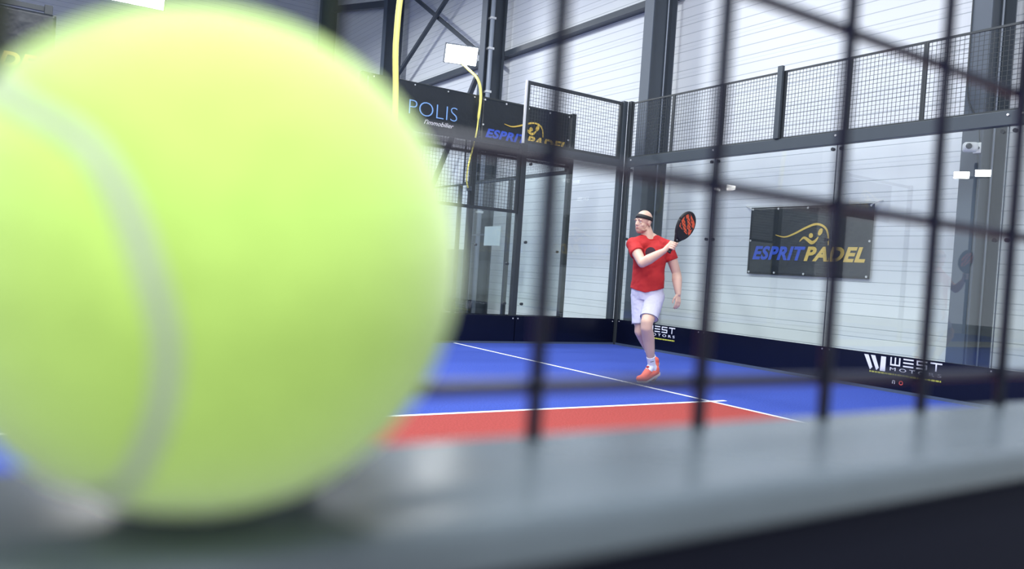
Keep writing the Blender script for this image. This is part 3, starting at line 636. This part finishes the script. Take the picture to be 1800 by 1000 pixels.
body.ell(H(0, 0.090, -0.050), (0.022, 0.007, 0.005), HR); body.ell(H(0, 0.088, -0.060), (0.019, 0.008, 0.006), HR)
cap(body, (-0.095, 0.02, 1.50), H(0, -0.025, -0.05), 0.072, 0.060, 24); cap(body, (-0.12, 0.02, 1.56), shR + V((0.05, 0.01, 0.03)), 0.05, 0.045); cap(body, (-0.07, 0.02, 1.55), shL + V((-0.05, 0, 0.03)), 0.05, 0.045)
# torso
for c_, r_ in (((-0.08, 0.0, 1.36), (0.165, 0.105, 0.14)), ((-0.08, 0.0, 1.22), (0.15, 0.098, 0.16)), ((-0.078, 0.0, 1.05), (0.152, 0.10, 0.13)), ((-0.075, 0.01, 0.97), (0.16, 0.105, 0.09))): body.ell(c_, r_, None, 28, 18)
cap(body, shR + V((0.03, 0, 0.005)), shL - V((0.03, 0, 0.0)), 0.06, 0.06); cap(body, shR + V((0.05, 0.01, 0.02)), (-0.08, 0.02, 1.53), 0.05, 0.045); cap(body, shL + V((-0.04, 0, 0.02)), (-0.08, 0.02, 1.53), 0.05, 0.045)
# arms
def arm(sh, el, wr, hint):
    m1 = sh.lerp(el, 0.45) + V(hint)*0.012; m2 = el.lerp(wr, 0.3)
    limb(body, [sh, m1, el, m2, el.lerp(wr, 0.75), wr], [0.062, 0.057, 0.048, 0.054, 0.040, 0.030])
arm(shR, elR, wrR, (-0.3, -1, 0)); arm(shL, elL, wrL, (0.5, -1, 0))
# gripping hand
RB = V((0.112, -0.315, 1.385)); RT = V((0.345, -0.215, 1.835)); AX = (RT-RB).normalized()
e1 = (wrR-RB); e1 = (e1 - AX*e1.dot(AX)).normalized(); e2 = AX.cross(e1)
hc = RB + AX*0.075
pc = hc + e1*0.034
cap(body, wrR, pc - AX*0.012, 0.028, 0.030); cap(body, pc - AX*0.026, pc + AX*0.026, 0.024, 0.024)
cap(body, pc + e2*0.012 - AX*0.024, pc + e2*0.012 + AX*0.026, 0.019, 0.019)
sgn = -1 if e2.y > 0 else 1     # fingers pass on the side nearer the camera
for i, (o_s, rr) in enumerate(((-0.036, 0.0082), (-0.013, 0.0090), (0.010, 0.0094), (0.033, 0.0090))):
    P = [hc + AX*(o_s + 0.004*k) + (e1*math.cos(a)+e2*sgn*math.sin(a))*0.0280 for k, a in enumerate((0.6, 1.3, 2.1, 2.9, 3.6))]
    limb(body, P, [rr+0.002, rr+0.0015, rr+0.001, rr+0.001, rr], 10)
P = [pc + AX*0.010 - e2*sgn*0.012, hc + AX*0.040 + (e1*math.cos(-0.9)+e2*sgn*math.sin(-0.9))*0.030, hc + AX*0.055 + (e1*math.cos(-1.9)+e2*sgn*math.sin(-1.9))*0.0265, hc + AX*0.060 + (e1*math.cos(-2.6)+e2*sgn*math.sin(-2.6))*0.025]
limb(body, P, [0.014, 0.0115, 0.010, 0.009], 10)
# relaxed hand
hd = V((0.03, -0.16, -1)).normalized(); hs = V((-0.75, -0.65, 0.12)).normalized(); hs = (hs-hd*hs.dot(hd)).normalized(); hn = hd.cross(hs)   # down, thumb side, palm normal
if hn.x > 0: hn = -hn
pm = wrL + hd*0.05
for k in (-0.026, -0.009, 0.009, 0.026): cap(body, wrL + hs*k*0.6 + hd*0.01, wrL + hs*k + hd*0.085, 0.015, 0.0125, 12)
for i, (k, L_, rr) in enumerate(((-0.029, 0.058, 0.0078), (-0.010, 0.072, 0.0086), (0.010, 0.078, 0.0088), (0.029, 0.070, 0.0086))):
    b = wrL + hs*k + hd*0.088; c1 = b + (hd*0.93 + hs*(k*1.5) + hn*0.22).normalized()*L_*0.45; c2 = c1 + (hd*0.82 + hn*0.50).normalized()*L_*0.32; c3 = c2 + (hd*0.65 + hn*0.72).normalized()*L_*0.25
    limb(body, [b, c1, c2, c3], [rr+0.0012, rr, rr-0.0004, rr-0.0012], 10)
b = wrL + hs*0.022 + hd*0.022; limb(body, [b, b + hs*0.026 + hd*0.030 + hn*0.008, b + hs*0.034 + hd*0.056 + hn*0.016, b + hs*0.034 + hd*0.078 + hn*0.020], [0.016, 0.0115, 0.0098, 0.0085], 10)
# legs
def leg(h_, k_, a_, back):
    back = V(back)
    limb(body, [h_, h_.lerp(k_, 0.4), k_ + V((0, 0, 0.06)), k_], [0.092, 0.082, 0.064, 0.062], 24)
    limb(body, [k_, k_.lerp(a_, 0.28) + back*0.020, k_.lerp(a_, 0.6) + back*0.008, a_.lerp(k_, 0.12), a_], [0.062, 0.064, 0.051, 0.036, 0.036], 24)
leg(hpL, knL, anL, (0.2, 1, 0)); leg(hpR, knR, anR, (0.0, 0.9, 0.5))
# feet inside the shoes
tL = V((-0.098, -0.085, 0.040)); bL = V((-0.052, -0.04, 0.045)); hL = V((0.070, 0.055, 0.115))
tR = V((0.036, 0.105, 0.045)); bR = V((0.044, 0.150, 0.080)); hR = V((0.060, 0.255, 0.195))
limb(body, [anL, hL], [0.034, 0.030]); limb(body, [anL, bL, tL], [0.034, 0.034, 0.026]); limb(body, [hL, bL], [0.03, 0.034])
limb(body, [anR, hR], [0.034, 0.030]); limb(body, [anR, bR, tR], [0.034, 0.034, 0.026]); limb(body, [hR, bR], [0.03, 0.034])
bo = fuse(body, 'body', 'skin', pl_, 0.0045, 5)
# eyes and brows
for s_ in (-1, 1):
    e = lbuild(MB().ell(H(0.031*s_, 0.0755, 0.006), (0.0125, 0.0105, 0.008), HR, 16, 10), 'eye', 'eyewhite', pl_)
    lbuild(MB().ell(H(0.030*s_, 0.0845, 0.005), (0.0055, 0.003, 0.0055), HR, 12, 8), 'iris', 'iris', e)
    P = [H((0.012+0.036*t)*s_, 0.099-0.018*t*t, 0.026+0.006*math.sin(PI*t)) for t in (0, 0.33, 0.66, 1)]
    lbuild(MB().tube(P, [0.0025, 0.0038, 0.0035, 0.0018], 8), 'eyebrow', 'hairbrown', pl_)
lbuild(MB().ell(H(0, 0.0925, -0.0545), (0.021, 0.0062, 0.0062), HR, 14, 8), 'lips', 'lips', pl_)
# short stubble beard: a thin shell round the jaw
bd = MB(); bd.ell(H(0, 0.058, -0.084), (0.038, 0.035, 0.034), HR); 
for s_ in (-1, 1): bd.ell(H(0.044*s_, 0.030, -0.078), (0.0195, 0.040, 0.018), HR)
bd.ell(H(0, 0.034, -0.060), (0.0605, 0.060, 0.055), HR)
fuse(bd, 'stubble', 'stubble', pl_, 0.004, 4)
# headband: closed strip around the skull
hb = MB(); n = 48; rg = []
for k in range(n):
    a = 2*PI*k/n; row = []
    for (dz, g) in ((-0.020, 0.003), (-0.019, 0.0055), (0.0, 0.0065), (0.019, 0.0055), (0.020, 0.003)):
        zz = 0.046 + dz + 0.026*math.sin(a)
        kz = math.sqrt(max(0.05, 1-((zz-0.035)/0.092)**2)); row.append(hb.bm.verts.new(H((0.0765*kz+g)*math.cos(a), -0.008+(0.0955*kz+g)*math.sin(a), zz)))
    rg.append(row)
for k in range(n):
    for j in range(4): hb.bm.faces.new((rg[k][j], rg[(k+1) % n][j], rg[(k+1) % n][j+1], rg[k][j+1]))
hbo = lbuild(hb, 'headband', 'blackcloth', pl_); sd = hbo.modifiers.new('solid', 'SOLIDIFY'); sd.thickness = 0.003; sd.offset = 0

# T-shirt
t = MB()
loft(t, [((-0.083, -0.005, 0.985), 0.178, 0.135, -0.12, (0.05, 0.16)), ((-0.082, -0.005, 1.06), 0.176, 0.132, -0.15, (0.02, 0.05)), ((-0.082, -0.003, 1.18), 0.168, 0.126, -0.2, (0, 0)),
         ((-0.082, 0.0, 1.30), 0.176, 0.128, -0.24, (0, 0)), ((-0.082, 0.0, 1.38), 0.182, 0.125, -0.26, (0.02, 0)), ((-0.082, 0.0, 1.45), 0.165, 0.100, -0.26, (0.03, 0)), ((-0.090, 0.01, 1.510), 0.125, 0.082, -0.26, (0.03, 0.15)), ((-0.102, 0.010, 1.548), 0.090, 0.074, -0.26, (0.0, 0.50))])
cap(t, shR + V((0.03, 0, 0)), shL + V((-0.03, 0, 0)), 0.080, 0.080); cap(t, shR + V((0.05, 0.01, 0.02)), (-0.115, 0.015, 1.55), 0.066, 0.050); cap(t, shL + V((-0.04, 0, 0.02)), (-0.085, 0.015, 1.55), 0.066, 0.050)
def sleeve(sh, el, f, a, b):
    cap(t, sh, sh.lerp(el, 0.1), a, a); cap(t, sh, sh.lerp(el, f), a, b, 28, True)
sleeve(shR, elR, 0.50, 0.076, 0.080); sleeve(shL, elL, 0.52, 0.073, 0.074)
def folds(c):
    return 0.007*noise.noise(V((c.x*9+c.z*5, c.y*7, c.z*11-c.x*9))) + 0.003*noise.noise(c*28)
sh_o = fuse(t, 't_shirt', 'shirt', pl_, 0.006, 4, folds)
for v in sh_o.data.vertices:
    if v.co.z < 1.06: v.co.z += (1.06-v.co.z)/0.09*0.034*min(1.3, abs((v.co.x+0.10)/0.17)) - (1.06-v.co.z)/0.09*0.008
ck = [V((-0.102+0.087*math.cos(a), 0.010+0.074*math.sin(a), 1.551+0.038*math.sin(a))) for a in [k*2*PI/28 for k in range(28)]]
lbuild(MB().tube(ck+ck[:1], 0.008, 8), 'collar', 'shirtdark', sh_o)
# shorts: waist block and two flat-ended legs
t = MB()
loft(t, [((-0.078, 0.0, 0.88), 0.165, 0.115, -0.1, (0, 0)), ((-0.080, 0.0, 0.96), 0.172, 0.125, -0.1, (0, 0)), ((-0.082, 0.0, 1.03), 0.166, 0.122, -0.12, (0, 0))])
kl = hpL.lerp(knL, 0.70); kr = hpR.lerp(knR, 0.80)
cap(t, hpL + V((-0.01, 0, 0)), kl, 0.110, 0.092, 28, True); t.ell(hpL + V((-0.01, 0, 0.0)), (0.108, 0.11, 0.09)); cap(t, hpR, kr, 0.105, 0.090, 28, True); t.ell(hpR, (0.10, 0.105, 0.09))
so = fuse(t, 'shorts', 'shorts', pl_, 0.006, 3, lambda c: 0.006*noise.noise(V((c.x*14, c.y*10, c.z*9+c.x*6))) + 0.002*noise.noise(c*35))
for (h_, k_, q, rr, f) in ((hpL, knL, kl, 0.0925, 0), (hpR, knR, kr, 0.0905, 0)):
    ax = (k_-h_).normalized(); a1 = ax.orthogonal().normalized(); b1 = ax.cross(a1)
    rg = [q + (a1*math.cos(a)+b1*math.sin(a))*(rr+0.002) for a in [k*2*PI/32 for k in range(33)]]
    lbuild(MB().tube(rg, 0.0035, 8), 'hem', 'shortshem', so)
# socks and shoes
def sock(an, kn, hl, bl_, nm):
    d_ = (kn-an).normalized(); m = MB()
    m.tube([an - d_*0.02, an + d_*0.02, an + d_*0.07, an + d_*0.112], [0.043, 0.042, 0.043, 0.046], 24)
    limb(m, [an, hl], [0.043, 0.036]); limb(m, [an, an.lerp(bl_, 0.5), bl_], [0.043, 0.040, 0.039]); limb(m, [hl, bl_], [0.036, 0.038])
    o = fuse(m, 'sock', 'sock', pl_, 0.005, 2)
    c = an + d_*0.070; a1 = V((0.2, -1, 0)); a1 = (a1-d_*a1.dot(d_)).normalized(); b1 = d_.cross(a1)
    P = [c + (a1*math.cos(a)+b1*math.sin(a))*0.0425 for a in [-0.5+k*0.2 for k in range(6)]]
    lbuild(MB().tube(P, 0.0032, 6), 'sock_stripe', 'blackcloth', o)
sock(anL, knL, hL, bL, 'l'); sock(anR, knR, hR, bR, 'r')
def shoe(an, hl, bl_, tl, upv):
    f = (bl_-hl).normalized(); upv = V(upv); u = (upv-f*upv.dot(f)).normalized(); s_ = f.cross(u)
    m = MB(); limb(m, [hl + u*0.004, hl.lerp(bl_, 0.5) + u*0.004, bl_, tl], [0.041, 0.042, 0.047, 0.035], 20)
    cap(m, hl + u*0.015, hl + u*0.030 - f*0.004, 0.041, 0.041, 20); limb(m, [an.lerp(bl_, 0.46), bl_ + u*0.004, tl], [0.042, 0.045, 0.034])
    up_ = fuse(m, 'shoe', 'shoe', pl_, 0.005, 3)
    m = MB(); pts = []
    f2 = (tl-bl_).normalized()
    cen = [hl - f*0.042, hl - f*0.030, hl - f*0.01, hl.lerp(bl_, 0.3), hl.lerp(bl_, 0.6), bl_, bl_.lerp(tl, 0.5), tl, tl + f2*0.022, tl + f2*0.036]
    wd = [0.014, 0.030, 0.040, 0.039, 0.040, 0.048, 0.047, 0.036, 0.026, 0.010]
    rg = []
    for c, w_ in zip(cen, wd):
        c0 = c - u*0.034; rg.append([m.bm.verts.new(c0 + s_*a + u*b) for a, b in ((-w_, 0.012), (-w_*0.95, -0.010), (w_*0.95, -0.010), (w_, 0.012))])
    for a, b in zip(rg, rg[1:]):
        for k in range(4): m.bm.faces.new((a[k], a[(k+1) % 4], b[(k+1) % 4], b[k]))
    m.bm.faces.new(rg[0][::-1]); m.bm.faces.new(rg[-1])
    lbuild(m, 'sole', 'sole', up_, False)
    m = MB()
    for q in (0.50, 0.64, 0.78, 0.92):
        c = an.lerp(bl_, q) + u*0.0445; m.tube([c - s_*0.026 - u*0.010, c - s_*0.012 - u*0.001, c + s_*0.012 - u*0.001, c + s_*0.026 - u*0.010], 0.003, 6)
    lbuild(m, 'laces', 'redrib2', up_)
    lbuild(MB().ell(an.lerp(bl_, 0.40) + u*0.040, (0.022, 0.020, 0.014), None, 14, 10), 'tongue', 'redrib2', up_)
shoe(anL, hL, bL, tL, (0.1, -0.1, 1)); shoe(anR, hR, bR, tR, (-0.1, -0.6, 0.8))

# racket, held: a thing of its own
rk = empty('padel_racket', PM @ RB, ROT, 'orange and black padel racket held up in the gripping hand of the player', 'racket')
RK = rk.matrix_world.inverted()
def rw(mb, name, m, smooth=True, parent=rk):
    mb.bm.transform(PM); return mb.build(name, m, parent, smooth)
wf = AX.cross(V((0, 1, 0))).normalized(); wn = (wf*0.62 + AX.cross(wf)*0.78).normalized()      # racket face lies in the plane (AX, wn)
fn = AX.cross(wn)
def hp(t_, s_, k=0): return RB + AX*t_ + wn*s_ + fn*k
hm = MB(); hm.tube([hp(0, 0), hp(0.012, 0), hp(0.014, 0), hp(0.15, 0)], [0.019, 0.019, 0.0155, 0.0165], 14); rw(hm, 'grip', 'blackcloth')
cy0, ry, rx = 0.335, 0.135, 0.125
def outline(g=0, n=48):
    out = []
    for k in range(n):
        a = 2*PI*k/n; x = (rx-g)*math.cos(a); y = cy0 + (ry-g)*math.sin(a)*(1.0 if math.sin(a) > 0 else 1.12)
        if math.sin(a) < 0: x *= 1 - 0.10*(-math.sin(a))
        out.append((x, y))
    return out
def slab(mb, poly, k0, k1):
    a = [mb.bm.verts.new(hp(y, x, k0)) for x, y in poly]; b = [mb.bm.verts.new(hp(y, x, k1)) for x, y in poly]; n = len(poly)
    mb.bm.faces.new(a[::-1]); mb.bm.faces.new(b)
    for i in range(n): mb.bm.faces.new((a[i], a[(i+1) % n], b[(i+1) % n], b[i]))
mb = MB(); slab(mb, outline(0.006), -0.017, 0.017); rw(mb, 'face', 'racketface', False)
lo = [(x, y) for x, y in outline(0.004, 96)]
cut = [(x, y) for x, y in lo if y < 0.278]
cut.sort(key=lambda q: q[0]); mb = MB(); slab(mb, cut, -0.0176, 0.0176); rw(mb, 'throat_print', 'blackcloth', False)
cut = sorted([(x, y) for x, y in lo if y > 0.42 and x < 0.06], key=lambda q: q[0]); mb = MB(); slab(mb, cut, -0.0176, 0.0176); rw(mb, 'tip_print', 'blackcloth', False)
mb = MB(); ol = outline(); mb.tube([hp(y, x) for x, y in ol] + [hp(ol[0][1], ol[0][0])], 0.0185, 10); rw(mb, 'rim', 'blackcloth')
mb = MB()
for s_ in (-1, 1): mb.tube([hp(0.13, 0.006*s_), hp(0.15, 0.022*s_), hp(0.185, 0.05*s_), hp(0.225, 0.08*s_)], [0.013, 0.013, 0.014, 0.015], 10)
slab(mb, [(-0.04, 0.178), (0.04, 0.178), (0.07, 0.222), (-0.07, 0.222)], -0.012, 0.012); rw(mb, 'throat', 'blackcloth')
mb = MB()
for (px_, py_) in [(x*0.026, cy0 + y*0.026) for x in range(-3, 4) for y in range(-3, 4) if x*x+y*y < 12]:
    for k in (-0.0185, 0.0172): mb.tube([hp(py_, px_, k), hp(py_, px_, k+0.0013)], 0.006, 8)
hl_ = rw(mb, 'drill_holes', 'blackcloth', False); hl_['kind'] = 'stuff'
